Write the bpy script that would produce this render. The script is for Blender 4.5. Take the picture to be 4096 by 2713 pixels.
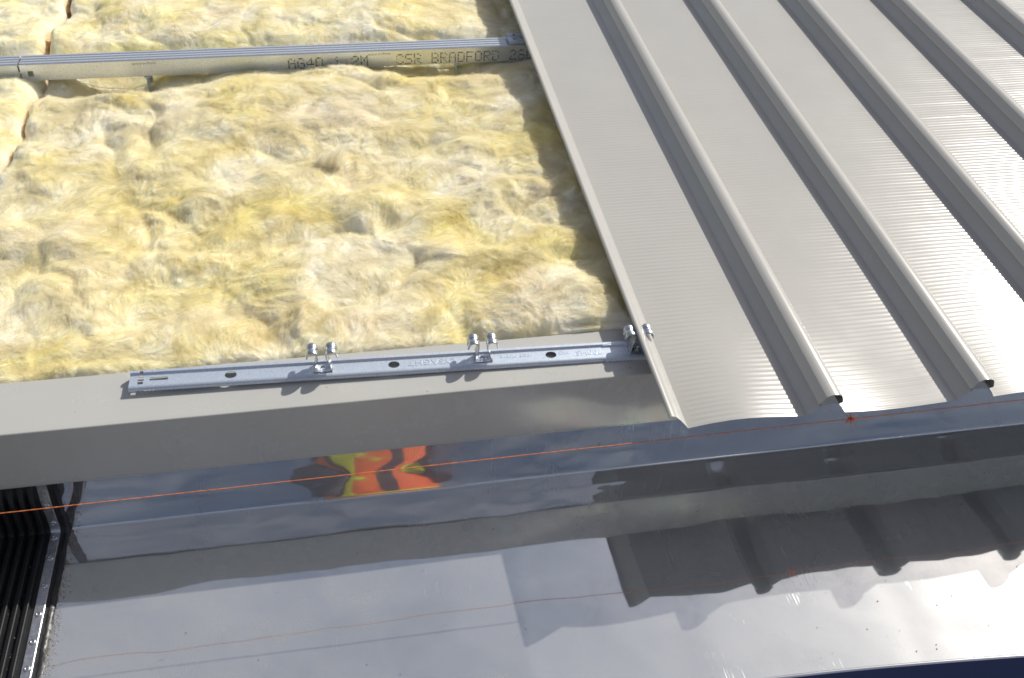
import bpy, bmesh, math, random
import numpy as np
from mathutils import Vector, Matrix

# ------------------------------------------------------------------ camera, world, sun, exposure
for o in list(bpy.data.objects):
    bpy.data.objects.remove(o)
S = bpy.context.scene
COL = S.collection
R = math.radians
CAM_ROT = ((0.98381157, 0.08570843, -0.15738128), (-0.17262025, 0.68912686, -0.70378009), (0.04813578, 0.71955419, 0.69276599))
CAM_POS = (-0.41663, -0.82578, 1.01530)
cam = bpy.data.cameras.new('camera')
cam_o = bpy.data.objects.new('camera', cam)
COL.objects.link(cam_o)
m = Matrix(CAM_ROT).to_4x4()
m.translation = Vector(CAM_POS)
cam_o.matrix_world = m
cam.sensor_fit = 'HORIZONTAL'
cam.sensor_width = 36.0
cam.lens = 3915.49 / 4096 * 36.0
cam.clip_start = 0.02
cam.clip_end = 2000
S.camera = cam_o

SUN_EL, SUN_AZ = R(37.1), R(50.0)          # azimuth measured from +Y towards +X
sun_dir = Vector((math.cos(SUN_EL) * math.sin(SUN_AZ), math.cos(SUN_EL) * math.cos(SUN_AZ), math.sin(SUN_EL)))
world = bpy.data.worlds.new('World')
S.world = world
world.use_nodes = True
wn = world.node_tree.nodes
wl = world.node_tree.links
wn.clear()
w_out = wn.new('ShaderNodeOutputWorld')
w_bg = wn.new('ShaderNodeBackground')
w_bg.inputs['Strength'].default_value = 0.078
sky = wn.new('ShaderNodeTexSky')
sky.sky_type = 'NISHITA'
sky.sun_disc = False
sky.sun_elevation = SUN_EL
sky.sun_rotation = SUN_AZ
sky.altitude = 50
sky.air_density = 1.0
sky.dust_density = 1.8
sky.ozone_density = 2.0
# scattered fair-weather cloud, the same everywhere in the sky
w_tc = wn.new('ShaderNodeTexCoord')
w_map = wn.new('ShaderNodeMapping')
w_map.inputs['Scale'].default_value = (1.0, 1.0, 1.9)
w_n1 = wn.new('ShaderNodeTexNoise')
w_n1.inputs['Scale'].default_value = 2.3
w_n1.inputs['Detail'].default_value = 7
w_n1.inputs['Roughness'].default_value = 0.58
w_n1.inputs['Distortion'].default_value = 0.6
w_ramp = wn.new('ShaderNodeValToRGB')
w_ramp.color_ramp.elements[0].position = 0.34
w_ramp.color_ramp.elements[0].color = (0, 0, 0, 1)
w_ramp.color_ramp.elements[1].position = 0.60
w_ramp.color_ramp.elements[1].color = (0.75, 0.75, 0.75, 1)
w_mix = wn.new('ShaderNodeMixRGB')
w_cl = wn.new('ShaderNodeMixRGB')
w_cl.blend_type = 'ADD'
w_cl.inputs[0].default_value = 1.0
w_cl.inputs[2].default_value = (3.7, 3.2, 2.75, 1)
wl.new(w_tc.outputs['Generated'], w_map.inputs['Vector'])
wl.new(w_map.outputs[0], w_n1.inputs['Vector'])
wl.new(w_n1.outputs['Fac'], w_ramp.inputs[0])
wl.new(w_ramp.outputs[0], w_mix.inputs[0])
wl.new(sky.outputs[0], w_mix.inputs[1])
wl.new(sky.outputs[0], w_cl.inputs[1])
wl.new(w_cl.outputs[0], w_mix.inputs[2])
wl.new(w_mix.outputs[0], w_bg.inputs['Color'])
wl.new(w_bg.outputs[0], w_out.inputs['Surface'])

sun = bpy.data.lights.new('sun', 'SUN')
sun.energy = 4.3
sun.angle = R(0.53)
sun.color = (1.0, 0.958, 0.875)
sun_o = bpy.data.objects.new('sun', sun)
COL.objects.link(sun_o)
sun_o.rotation_euler = sun_dir.to_track_quat('Z', 'Y').to_euler()
sun_o.location = (3, 3, 4)

S.view_settings.view_transform = 'Standard'
S.view_settings.look = 'None'
S.view_settings.exposure = 0.0
S.view_settings.gamma = 1.0
S.view_settings.use_curve_mapping = False
S.render.engine = 'CYCLES'
S.cycles.use_denoising = True
S.cycles.filter_width = 1.65
S.cycles.max_bounces = 10
S.cycles.diffuse_bounces = 4
S.cycles.glossy_bounces = 6
S.cycles.sample_clamp_indirect = 0.0
S.cycles.blur_glossy = 0.1

random.seed(7)
rng = np.random.default_rng(11)

# ------------------------------------------------------------------ noise helpers (numpy)
_perm = rng.permutation(4096)
_ang = rng.random(4096) * 2 * np.pi
_gx, _gy = np.cos(_ang), np.sin(_ang)

def perlin(x, y, seed=0):
    x = np.asarray(x, float) + seed * 17.31
    y = np.asarray(y, float) - seed * 9.77
    xi, yi = np.floor(x).astype(np.int64), np.floor(y).astype(np.int64)
    xf, yf = x - xi, y - yi
    u = xf * xf * xf * (xf * (xf * 6 - 15) + 10)
    v = yf * yf * yf * (yf * (yf * 6 - 15) + 10)
    def g(ix, iy, dx, dy):
        h = _perm[(ix + _perm[(iy + seed * 131) & 4095]) & 4095]
        return _gx[h] * dx + _gy[h] * dy
    a = g(xi, yi, xf, yf); b = g(xi + 1, yi, xf - 1, yf)
    c = g(xi, yi + 1, xf, yf - 1); d = g(xi + 1, yi + 1, xf - 1, yf - 1)
    return ((a + u * (b - a)) + v * ((c + u * (d - c)) - (a + u * (b - a)))) * 1.45

def fbm(x, y, seed=0, octv=4, gain=0.5):
    s = 0; a = 1.0; f = 1.0
    for k in range(octv):
        s = s + a * perlin(x * f, y * f, seed + k)
        a *= gain; f *= 2.03
    return s

# ------------------------------------------------------------------ object helpers
def link(o, parent=None):
    COL.objects.link(o)
    if parent is not None:
        o.parent = parent
    return o

def tag(o, label=None, cat=None, group=None, kind=None):
    if label: o['label'] = label
    if cat: o['category'] = cat
    if group: o['group'] = group
    if kind: o['kind'] = kind
    return o

def empty(name, loc, rz=0.0):
    o = bpy.data.objects.new(name, None)
    o.location = loc
    o.rotation_euler = (0, 0, rz)
    o.empty_display_size = 0.05
    COL.objects.link(o)
    return o

def mesh_obj(name, verts, faces, mat, parent=None, smooth=True, sharp=None):
    me = bpy.data.meshes.new(name)
    me.from_pydata([tuple(map(float, v)) for v in verts], [], [tuple(map(int, f)) for f in faces])
    me.update()
    if smooth:
        me.polygons.foreach_set('use_smooth', [True] * len(me.polygons))
        if sharp:
            me.set_sharp_from_angle(angle=R(sharp))
    if mat: me.materials.append(mat)
    return link(bpy.data.objects.new(name, me), parent)

def grid_faces(nu, nv):
    i = np.arange(nu - 1)[:, None] * nv + np.arange(nv - 1)[None, :]
    return np.stack([i, i + nv, i + nv + 1, i + 1], -1).reshape(-1, 4)

def np_mesh(name, co, quads, mat, parent=None, smooth=True, sharp=None, flip=False):
    """fast mesh from numpy vertex / face arrays (tri or quad)"""
    co = np.asarray(co, np.float32).reshape(-1, 3)
    quads = np.asarray(quads, np.int32)
    if flip: quads = quads[:, ::-1]
    k = quads.shape[1]
    me = bpy.data.meshes.new(name)
    me.vertices.add(len(co)); me.vertices.foreach_set('co', co.ravel())
    me.loops.add(quads.size); me.loops.foreach_set('vertex_index', np.ascontiguousarray(quads).ravel())
    me.polygons.add(len(quads))
    me.polygons.foreach_set('loop_start', np.arange(0, quads.size, k, dtype=np.int32))
    me.polygons.foreach_set('loop_total', np.full(len(quads), k, np.int32))
    me.update(calc_edges=True)
    me.validate()
    if smooth:
        me.polygons.foreach_set('use_smooth', np.ones(len(quads), bool))
        if sharp: me.set_sharp_from_angle(angle=R(sharp))
    if mat: me.materials.append(mat)
    return link(bpy.data.objects.new(name, me), parent)

def sweep(name, profile, xs, mat, parent=None, axis='x', smooth=True, sharp=35, fn=None, flip=False):
    """profile: list of (a, z); swept along xs on axis x (a = y) or y (a = x)"""
    pr = np.array(profile, float)
    xs = np.asarray(xs, float)
    n, k = len(xs), len(pr)
    co = np.zeros((n, k, 3))
    if axis == 'x':
        co[..., 0] = xs[:, None]; co[..., 1] = pr[None, :, 0]
    else:
        co[..., 1] = xs[:, None]; co[..., 0] = pr[None, :, 0]
    co[..., 2] = pr[None, :, 1]
    if fn is not None: co = fn(co)
    return np_mesh(name, co, grid_faces(n, k), mat, parent, smooth, sharp, flip)

def closed_sweep_bm(profile, x0, x1):
    """capped prism along x from a closed (y, z) profile"""
    bm = bmesh.new()
    a = [bm.verts.new((x0, p[0], p[1])) for p in profile]
    b = [bm.verts.new((x1, p[0], p[1])) for p in profile]
    n = len(profile)
    for i in range(n):
        bm.faces.new((a[i], a[(i + 1) % n], b[(i + 1) % n], b[i]))
    bm.faces.new(a[::-1]); bm.faces.new(b)
    bmesh.ops.recalc_face_normals(bm, faces=bm.faces)
    return bm

def add_box(bm, c, s, rz=0.0):
    r = bmesh.ops.create_cube(bm, size=1.0, matrix=Matrix.Translation(c) @ Matrix.Rotation(rz, 4, 'Z') @ Matrix.Diagonal((*s, 1)))
    return r['verts']

def add_cyl(bm, c, r, h, seg=20, r2=None, sx=1.0):
    rr = bmesh.ops.create_cone(bm, cap_ends=True, segments=seg, radius1=r, radius2=r if r2 is None else r2, depth=h,
                               matrix=Matrix.Translation(c) @ Matrix.Diagonal((sx, 1, 1, 1)))
    return rr['verts']

def bm_obj(name, bm, mat, parent=None, smooth=True, sharp=35):
    me = bpy.data.meshes.new(name)
    bm.to_mesh(me); bm.free()
    if smooth:
        me.polygons.foreach_set('use_smooth', [True] * len(me.polygons))
        if sharp: me.set_sharp_from_angle(angle=R(sharp))
    if mat: me.materials.append(mat)
    return link(bpy.data.objects.new(name, me), parent)

def boolean_cut(bm_body, bm_cut, name, mat, parent=None, sharp=35):
    a = bm_obj('body_tmp', bm_body, mat, None, smooth=False)
    c = bm_obj('cut_tmp', bm_cut, mat, None, smooth=False)
    md = a.modifiers.new('b', 'BOOLEAN')
    md.operation = 'DIFFERENCE'; md.solver = 'EXACT'; md.object = c
    bpy.context.view_layer.update()
    dg = bpy.context.evaluated_depsgraph_get()
    me = bpy.data.meshes.new_from_object(a.evaluated_get(dg))
    bpy.data.objects.remove(a); bpy.data.objects.remove(c)
    me.name = name
    me.polygons.foreach_set('use_smooth', [True] * len(me.polygons))
    me.set_sharp_from_angle(angle=R(sharp))
    me.materials.clear(); me.materials.append(mat)
    return link(bpy.data.objects.new(name, me), parent)

def copy_tree(o, parent=None):
    c = o.copy(); COL.objects.link(c); c.parent = parent
    for ch in [q for q in o.children]:
        copy_tree(ch, c)
    return c

# ------------------------------------------------------------------ materials
def mat_new(name):
    mt = bpy.data.materials.new(name)
    mt.use_nodes = True
    nt = mt.node_tree
    nt.nodes.clear()
    out = nt.nodes.new('ShaderNodeOutputMaterial')
    return mt, nt, out

def principled(nt, col, rough, metal=0.0, spec=0.5):
    b = nt.nodes.new('ShaderNodeBsdfPrincipled')
    b.inputs['Base Color'].default_value = (*col, 1)
    b.inputs['Roughness'].default_value = rough
    b.inputs['Metallic'].default_value = metal
    b.inputs['Specular IOR Level'].default_value = spec
    return b

def noise(nt, scale, detail=4, rough=0.5, dist=0.0, vec=None, mscale=None, coord='Object'):
    n = nt.nodes.new('ShaderNodeTexNoise')
    n.inputs['Scale'].default_value = scale
    n.inputs['Detail'].default_value = detail
    n.inputs['Roughness'].default_value = rough
    n.inputs['Distortion'].default_value = dist
    if vec is None:
        tc = nt.nodes.new('ShaderNodeTexCoord')
        vec = tc.outputs[coord]
    if mscale:
        mp = nt.nodes.new('ShaderNodeMapping')
        mp.inputs['Scale'].default_value = mscale
        nt.links.new(vec, mp.inputs['Vector'])
        vec = mp.outputs[0]
    nt.links.new(vec, n.inputs['Vector'])
    return n

def ramp(nt, src, stops):
    r = nt.nodes.new('ShaderNodeValToRGB')
    els = r.color_ramp.elements
    while len(els) < len(stops): els.new(0.5)
    for e, (p, c) in zip(els, stops):
        e.position = p
        e.color = (*c, 1) if len(c) == 3 else c
    nt.links.new(src, r.inputs[0])
    return r

def bump(nt, src, strength, dist, bsdf, chain=None):
    b = nt.nodes.new('ShaderNodeBump')
    b.inputs['Strength'].default_value = strength
    b.inputs['Distance'].default_value = dist
    nt.links.new(src, b.inputs['Height'])
    if chain is not None: nt.links.new(chain.outputs[0], b.inputs['Normal'])
    nt.links.new(b.outputs[0], bsdf.inputs['Normal'])
    return b

def simple(name, col, rough, metal=0.0, spec=0.5, var=0.0, vscale=30.0, bstr=0.0, bscale=200.0, bdist=0.0005):
    mt, nt, out = mat_new(name)
    b = principled(nt, col, rough, metal, spec)
    if var:
        n = noise(nt, vscale, 5, 0.6)
        lo = tuple(c * (1 - var) for c in col); hi = tuple(min(1, c * (1 + var)) for c in col)
        r = ramp(nt, n.outputs['Fac'], [(0.3, lo), (0.7, hi)])
        nt.links.new(r.outputs[0], b.inputs['Base Color'])
    if bstr:
        n2 = noise(nt, bscale, 3, 0.5)
        bump(nt, n2.outputs['Fac'], bstr, bdist, b)
    nt.links.new(b.outputs[0], out.inputs['Surface'])
    return mt

def paint_mat(name, col, rough=0.33, spec=0.5, back=None):
    """prepainted sheet steel: faint orange peel, faint handling marks in the gloss"""
    mt, nt, out = mat_new(name)
    b = principled(nt, col, rough, 0.0, spec)
    n = noise(nt, 6, 5, 0.6)
    r = ramp(nt, n.outputs['Fac'], [(0.3, tuple(c * 0.97 for c in col)), (0.7, tuple(min(1, c * 1.03) for c in col))])
    if back is not None:                       # back faces take a separate, darker colour
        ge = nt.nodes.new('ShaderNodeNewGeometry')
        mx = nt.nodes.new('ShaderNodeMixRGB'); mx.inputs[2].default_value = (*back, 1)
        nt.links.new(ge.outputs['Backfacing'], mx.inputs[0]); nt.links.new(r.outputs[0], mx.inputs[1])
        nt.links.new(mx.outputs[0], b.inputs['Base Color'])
    else:
        nt.links.new(r.outputs[0], b.inputs['Base Color'])
    n3 = noise(nt, 14, 6, 0.65, 0.5)
    r3 = ramp(nt, n3.outputs['Fac'], [(0.3, (rough * 0.9,) * 3), (0.75, (rough * 1.15,) * 3)])
    nt.links.new(r3.outputs[0], b.inputs['Roughness'])
    n2 = noise(nt, 900, 2, 0.5)
    bump(nt, n2.outputs['Fac'], 0.05, 0.0003, b)
    nt.links.new(b.outputs[0], out.inputs['Surface'])
    return mt

def galv_mat(name, col=(0.55, 0.6, 0.67), rough=0.38, spangle=900.0, metal=0.85, bst=0.15):
    mt, nt, out = mat_new(name)
    b = principled(nt, col, rough, metal)
    tc = nt.nodes.new('ShaderNodeTexCoord')
    v = nt.nodes.new('ShaderNodeTexVoronoi')
    v.inputs['Scale'].default_value = spangle
    nt.links.new(tc.outputs['Object'], v.inputs['Vector'])
    sep = nt.nodes.new('ShaderNodeSeparateColor')
    nt.links.new(v.outputs['Color'], sep.inputs[0])
    r = ramp(nt, sep.outputs[0], [(0.0, tuple(c * 0.84 for c in col)), (1.0, tuple(min(1, c * 1.12) for c in col))])
    nt.links.new(r.outputs[0], b.inputs['Base Color'])
    r2 = ramp(nt, sep.outputs[1], [(0.0, (rough * 0.8,) * 3), (1.0, (rough * 1.25,) * 3)])
    nt.links.new(r2.outputs[0], b.inputs['Roughness'])
    n2 = noise(nt, 500, 3, 0.6)
    bump(nt, n2.outputs['Fac'], bst, 0.0004, b)
    nt.links.new(b.outputs[0], out.inputs['Surface'])
    return mt

def mirror_mat(name, col, rough, wide, diffuse_col, wide_amt, diff_amt, dirt=0.0, bdir=(1.0, 1.0, 1.0)):
    """worn mill-finish sheet: sharp lobe + wide lobe + a little matt film, scratches and smudges"""
    mt, nt, out = mat_new(name)
    g1 = nt.nodes.new('ShaderNodeBsdfGlossy'); g1.distribution = 'GGX'
    g1.inputs['Color'].default_value = (*col, 1); g1.inputs['Roughness'].default_value = rough
    g2 = nt.nodes.new('ShaderNodeBsdfGlossy'); g2.distribution = 'GGX'
    g2.inputs['Color'].default_value = (*col, 1); g2.inputs['Roughness'].default_value = wide
    d = nt.nodes.new('ShaderNodeBsdfDiffuse')
    d.inputs['Color'].default_value = (*diffuse_col, 1)
    m1 = nt.nodes.new('ShaderNodeMixShader'); m2 = nt.nodes.new('ShaderNodeMixShader')
    m1.inputs[0].default_value = wide_amt
    m2.inputs[0].default_value = diff_amt
    nt.links.new(g1.outputs[0], m1.inputs[1]); nt.links.new(g2.outputs[0], m1.inputs[2])
    nt.links.new(m1.outputs[0], m2.inputs[1]); nt.links.new(d.outputs[0], m2.inputs[2])
    if dirt:
        n = noise(nt, 9, 7, 0.62, 0.8)
        n2 = noise(nt, 22, 5, 0.6, 0.5)
        mul = nt.nodes.new('ShaderNodeMath'); mul.operation = 'MULTIPLY'
        nt.links.new(n.outputs['Fac'], mul.inputs[0]); nt.links.new(n2.outputs['Fac'], mul.inputs[1])
        r = ramp(nt, mul.outputs[0], [(0.20, (diff_amt,) * 3), (0.30, (diff_amt + dirt * 0.35,) * 3), (0.42, (min(1, diff_amt + dirt),) * 3)])
        nt.links.new(r.outputs[0], m2.inputs[0])
        rr = ramp(nt, mul.outputs[0], [(0.15, (wide_amt * 0.9,) * 3), (0.4, (min(1, wide_amt * 1.9),) * 3)])
        nt.links.new(rr.outputs[0], m1.inputs[0])
        dc = ramp(nt, mul.outputs[0], [(0.2, diffuse_col), (0.42, tuple(c * 0.72 for c in diffuse_col))])
        nt.links.new(dc.outputs[0], d.inputs['Color'])
    # hairline scratches along the rolling direction
    sc = noise(nt, 60, 4, 0.7, 0.0, mscale=(14.0, 0.6, 1.0))
    rs = ramp(nt, sc.outputs['Fac'], [(0.60, (0, 0, 0)), (0.66, (1, 1, 1))])
    b1 = nt.nodes.new('ShaderNodeBump'); b1.inputs['Strength'].default_value = 0.03; b1.inputs['Distance'].default_value = 0.0002
    nt.links.new(rs.outputs[0], b1.inputs['Height'])
    for q in (g2, d): nt.links.new(b1.outputs[0], q.inputs['Normal'])
    if dirt:
        s1 = noise(nt, 1.0, 3, 0.7, 0.15, mscale=(420.0, 16.0, 1.0))
        s2 = noise(nt, 7.0, 3, 0.6)
        sm = nt.nodes.new('ShaderNodeMath'); sm.operation = 'MULTIPLY'
        nt.links.new(s1.outputs['Fac'], sm.inputs[0]); nt.links.new(s2.outputs['Fac'], sm.inputs[1])
        sr = ramp(nt, sm.outputs[0], [(0.375, (0, 0, 0)), (0.42, (1, 1, 1))])
        g3 = nt.nodes.new('ShaderNodeBsdfGlossy'); g3.distribution = 'GGX'
        g3.inputs['Color'].default_value = (*col, 1); g3.inputs['Roughness'].default_value = 0.42
        m3 = nt.nodes.new('ShaderNodeMixShader')
        scm = nt.nodes.new('ShaderNodeMath'); scm.operation = 'MULTIPLY'; scm.inputs[1].default_value = 0.32
        nt.links.new(sr.outputs[0], scm.inputs[0]); nt.links.new(scm.outputs[0], m3.inputs[0])
        nt.links.new(m2.outputs[0], m3.inputs[1]); nt.links.new(g3.outputs[0], m3.inputs[2])
        m2 = m3
    nt.links.new(m2.outputs[0], out.inputs['Surface'])
    return mt

M = {}
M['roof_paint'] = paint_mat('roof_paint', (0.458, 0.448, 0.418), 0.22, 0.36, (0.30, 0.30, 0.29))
M['flash_paint'] = paint_mat('flash_paint', (0.49, 0.485, 0.452), 0.26, 0.4)
M['galv'] = galv_mat('galvanised_steel', (0.56, 0.63, 0.72), 0.40, 1100.0, 0.45, 0.05)
M['bar_steel'] = galv_mat('bar_steel', (0.68, 0.72, 0.77), 0.34, 1200.0, 0.6, 0.03)
M['zinc'] = galv_mat('zinc_plated_spring_steel', (0.52, 0.55, 0.59), 0.30, 260.0, 1.0, 0.2)
M['gutter'] = mirror_mat('gutter_sheet', (0.735, 0.765, 0.77), 0.035, 0.15, (0.66, 0.665, 0.65), 0.10, 0.21, 0.17)
M['gutter_wall'] = mirror_mat('gutter_wall_sheet', (0.82, 0.825, 0.835), 0.035, 0.25, (0.55, 0.55, 0.55), 0.08, 0.05, 0.05)
M['navy_reflection'] = paint_mat('navy_reflection', (0.010, 0.018, 0.060), 0.2, 0.5)  # dark blue sky reflection put into the outer edge's colour
M['gutter_dull'] = mirror_mat('gutter_dull_sheet', (0.86, 0.86, 0.86), 0.085, 0.3, (0.55, 0.55, 0.55), 0.06, 0.05)
M['rubber'] = simple('black_rubber', (0.013, 0.013, 0.015), 0.5, 0, 0.5, 0.3, 60, 0.3, 500)
M['sealant'] = simple('black_sealant', (0.016, 0.016, 0.017), 0.36, 0, 0.4, 0.3, 60, 0.4, 90, 0.003)
M['alu'] = galv_mat('brushed_strip', (0.55, 0.56, 0.58), 0.38, 300, 0.95, 0.1)
M['black_ink'] = simple('black_ink', (0.035, 0.035, 0.03), 0.5)
M['grey_ink'] = simple('grey_ink', (0.22, 0.21, 0.17), 0.5)
M['dark'] = simple('dark_grit', (0.03, 0.028, 0.026), 0.5)
M['grit'] = simple('pale_grit', (0.33, 0.27, 0.19), 0.7, 0, 0.5, 0.6, 900)
M['string'] = simple('orange_string', (0.80, 0.23, 0.07), 0.75, 0, 0.3, 0.25, 300)
M['deck'] = simple('roof_deck_sheet', (0.34, 0.34, 0.33), 0.5, 0, 0.4, 0.1, 4)
M['earth'] = simple('ground_earth', (0.16, 0.15, 0.11), 0.9, 0, 0.2, 0.3, 0.2)
M['vest_orange'] = simple('hi_vis_orange', (0.85, 0.13, 0.03), 0.7, 0, 0.3, 0.1, 12, 0.4, 25, 0.01)
M['vest_yellow'] = simple('hi_vis_yellow', (0.70, 0.72, 0.04), 0.7, 0, 0.3, 0.1, 12)
M['shirt'] = simple('dark_grey_shirt', (0.09, 0.08, 0.12), 0.8, 0, 0.2, 0.2, 30)
M['navy'] = simple('navy_cotton', (0.018, 0.024, 0.06), 0.8, 0, 0.2, 0.3, 40)
M['skin'] = simple('skin', (0.52, 0.30, 0.20), 0.5, 0, 0.4, 0.1, 30)
M['helmet'] = simple('white_helmet', (0.78, 0.78, 0.76), 0.3)
M['hair'] = simple('brown_hair', (0.05, 0.03, 0.02), 0.6)
M['cam_black'] = simple('camera_black', (0.02, 0.02, 0.02), 0.4)
M['boot'] = simple('tan_boot', (0.24, 0.15, 0.07), 0.7, 0, 0.3, 0.2, 40)

def wool_mat(name, fibre=False):
    mt, nt, out = mat_new(name)
    b = principled(nt, (0.85, 0.76, 0.5), 0.85, 0, 0.12)
    at = nt.nodes.new('ShaderNodeAttribute'); at.attribute_name = 'tone'
    sep = nt.nodes.new('ShaderNodeSeparateColor')
    nt.links.new(at.outputs['Color'], sep.inputs[0])
    tc = nt.nodes.new('ShaderNodeTexCoord')
    n1 = noise(nt, 26, 6, 0.65, 1.6, vec=tc.outputs['Object'])
    mixv = nt.nodes.new('ShaderNodeMath'); mixv.operation = 'MULTIPLY_ADD'
    nt.links.new(n1.outputs['Fac'], mixv.inputs[0]); mixv.inputs[1].default_value = 0.35
    nt.links.new(sep.outputs[0], mixv.inputs[2])
    r = ramp(nt, mixv.outputs[0], [(0.22, (0.945, 0.905, 0.775)), (0.50, (0.94, 0.88, 0.64)), (0.80, (0.93, 0.85, 0.45)), (1.05, (0.91, 0.80, 0.26))])
    pink = nt.nodes.new('ShaderNodeMixRGB')
    pink.inputs[2].default_value = (0.91, 0.82, 0.68, 1)
    nt.links.new(sep.outputs[1], pink.inputs[0]); nt.links.new(r.outputs[0], pink.inputs[1])
    edge = nt.nodes.new('ShaderNodeMixRGB')
    edge.inputs[2].default_value = (0.62, 0.30, 0.14, 1)
    nt.links.new(sep.outputs[2], edge.inputs[0]); nt.links.new(pink.outputs[0], edge.inputs[1])
    nt.links.new(edge.outputs[0], b.inputs['Base Color'])
    if not fibre:
        b.inputs['Subsurface Weight'].default_value = 0.55
        b.inputs['Subsurface Radius'].default_value = (1.0, 0.75, 0.40)
        b.inputs['Subsurface Scale'].default_value = 0.012
        n2 = noise(nt, 150, 6, 0.7, 2.2, vec=tc.outputs['Object'], mscale=(1.0, 0.45, 1.0))
        bp = bump(nt, n2.outputs['Fac'], 0.40, 0.003, b)
        n3 = noise(nt, 700, 3, 0.6, 1.0, vec=tc.outputs['Object'])
        bump(nt, n3.outputs['Fac'], 0.25, 0.0012, b, bp)
        nt.links.new(b.outputs[0], out.inputs['Surface'])
    else:
        t = nt.nodes.new('ShaderNodeBsdfTranslucent')
        d = nt.nodes.new('ShaderNodeBsdfDiffuse')
        pale = nt.nodes.new('ShaderNodeMixRGB'); pale.inputs[0].default_value = 0.22
        pale.inputs[2].default_value = (0.97, 0.94, 0.82, 1)
        nt.links.new(edge.outputs[0], pale.inputs[1])
        nt.links.new(pale.outputs[0], t.inputs['Color']); nt.links.new(pale.outputs[0], d.inputs['Color'])
        ms = nt.nodes.new('ShaderNodeMixShader'); ms.inputs[0].default_value = 0.5
        nt.links.new(d.outputs[0], ms.inputs[1]); nt.links.new(t.outputs[0], ms.inputs[2])
        nt.links.new(ms.outputs[0], out.inputs['Surface'])
    return mt
M['wool'] = wool_mat('glass_wool')
M['wool_fibre'] = wool_mat('glass_wool_fibre', True)

# ------------------------------------------------------------------ ground and decks
P = 0.233                                   # rib spacing
sun_v = sun_dir
tag(mesh_obj('ground', [(-900, -900, -7), (900, -900, -7), (900, 900, -7), (-900, 900, -7)], [(0, 1, 2, 3)], M['earth'], smooth=False), kind='structure')
bm = bmesh.new()
add_box(bm, (0.0, 3.42, -0.155), (9.0, 6.0, 0.03))
tag(bm_obj('roof_deck', bm, M['deck'], smooth=False), kind='structure')
bm = bmesh.new()
add_box(bm, (0.0, -3.06, -0.115), (9.0, 5.0, 0.03))
tag(bm_obj('walkway', bm, M['deck'], smooth=False), kind='structure')

# ------------------------------------------------------------------ box gutter
TF = math.tan(0.0449)
YC, ZC = 0.1015, -0.2061
GX0, GX1 = -0.852, 2.6
gut = empty('box_gutter', (0, 0, ZC))
tag(gut, 'shiny metal box gutter running below the grey flashing and roof sheets', 'gutter')
def gz(y): return ZC + (YC - y) * TF
def wob(x, y, a, s, seed): return a * fbm(x / s, y / s, seed, 3, 0.42)
# floor with the bend fillet
fil = []
rf = 0.004
for k in range(5):
    t = R(45 - k * 11.25)
    fil.append((YC - rf + rf * math.sin(t) * 1.0, rf - rf * math.cos(t)))
ys = [p[0] for p in fil] + list(np.linspace(YC - rf - 0.004, -0.318, 64))
xs = np.concatenate([np.linspace(GX0, 0.8, 210), np.linspace(0.82, GX1, 60)])
X, Y = np.meshgrid(xs, np.array(ys), indexing='ij')
Z = gz(Y)
for i, p in enumerate(fil): Z[:, i] += p[1]
fade = np.clip((YC - 0.006 - Y) / 0.05, 0, 1)
Z = Z + fade * (wob(X, Y * 1.3, 0.00075, 0.30, 3) + wob(X, Y, 0.00022, 0.11, 9))
for dx, dw, da in ((-0.205, 0.020, 0.00035), (-0.44, 0.035, -0.0003), (0.05, 0.03, 0.0003), (0.33, 0.025, -0.0003)):
    Z = Z + fade * da * np.exp(-((X - dx - 0.10 * Y) / dw) ** 2) * np.clip((0.06 - Y) / 0.12, 0, 1)
floor = np_mesh('gutter_floor', np.stack([X, Y, Z + 0.2061], -1), grid_faces(*X.shape), M['gutter'], gut, flip=True)
# back wall with its half of the bend
zs = list(np.linspace(-0.045, ZC + 0.008, 40))
wy = lambda z: YC + 0.117 * (z - ZC)
prof = [(wy(z), z) for z in zs]
for k in range(4):
    t = R(90 - (k + 0.5) * 11.25)
    prof.append((YC - rf + rf * math.sin(t), gz(YC) + rf - rf * math.cos(t)))
prof.append((fil[0][0], gz(fil[0][0]) + fil[0][1]))
pr = np.array(prof)
Xw, K = np.meshgrid(xs, np.arange(len(pr)), indexing='ij')
Yw = pr[K, 0]; Zw = pr[K, 1]
fw = np.clip((Zw - ZC - 0.008) / 0.03, 0, 1)
Yw = Yw + fw * (1 + 1.4 * np.exp(-((Xw + 0.06) / 0.15) ** 2)) * (0.45 + 0.55 * np.clip((0.16 - Xw) / 0.12, 0, 1)) * (0.0013 * fbm(Xw / 0.22, Zw / 0.10, 21, 2, 0.4) + 0.0005 * fbm(Xw / 0.08, Zw / 0.05, 25, 2, 0.4)) + fw * 0.0012
np_mesh('back_wall', np.stack([Xw, Yw, Zw + 0.2061], -1), grid_faces(*Xw.shape), M['gutter_wall'], gut)
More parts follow.
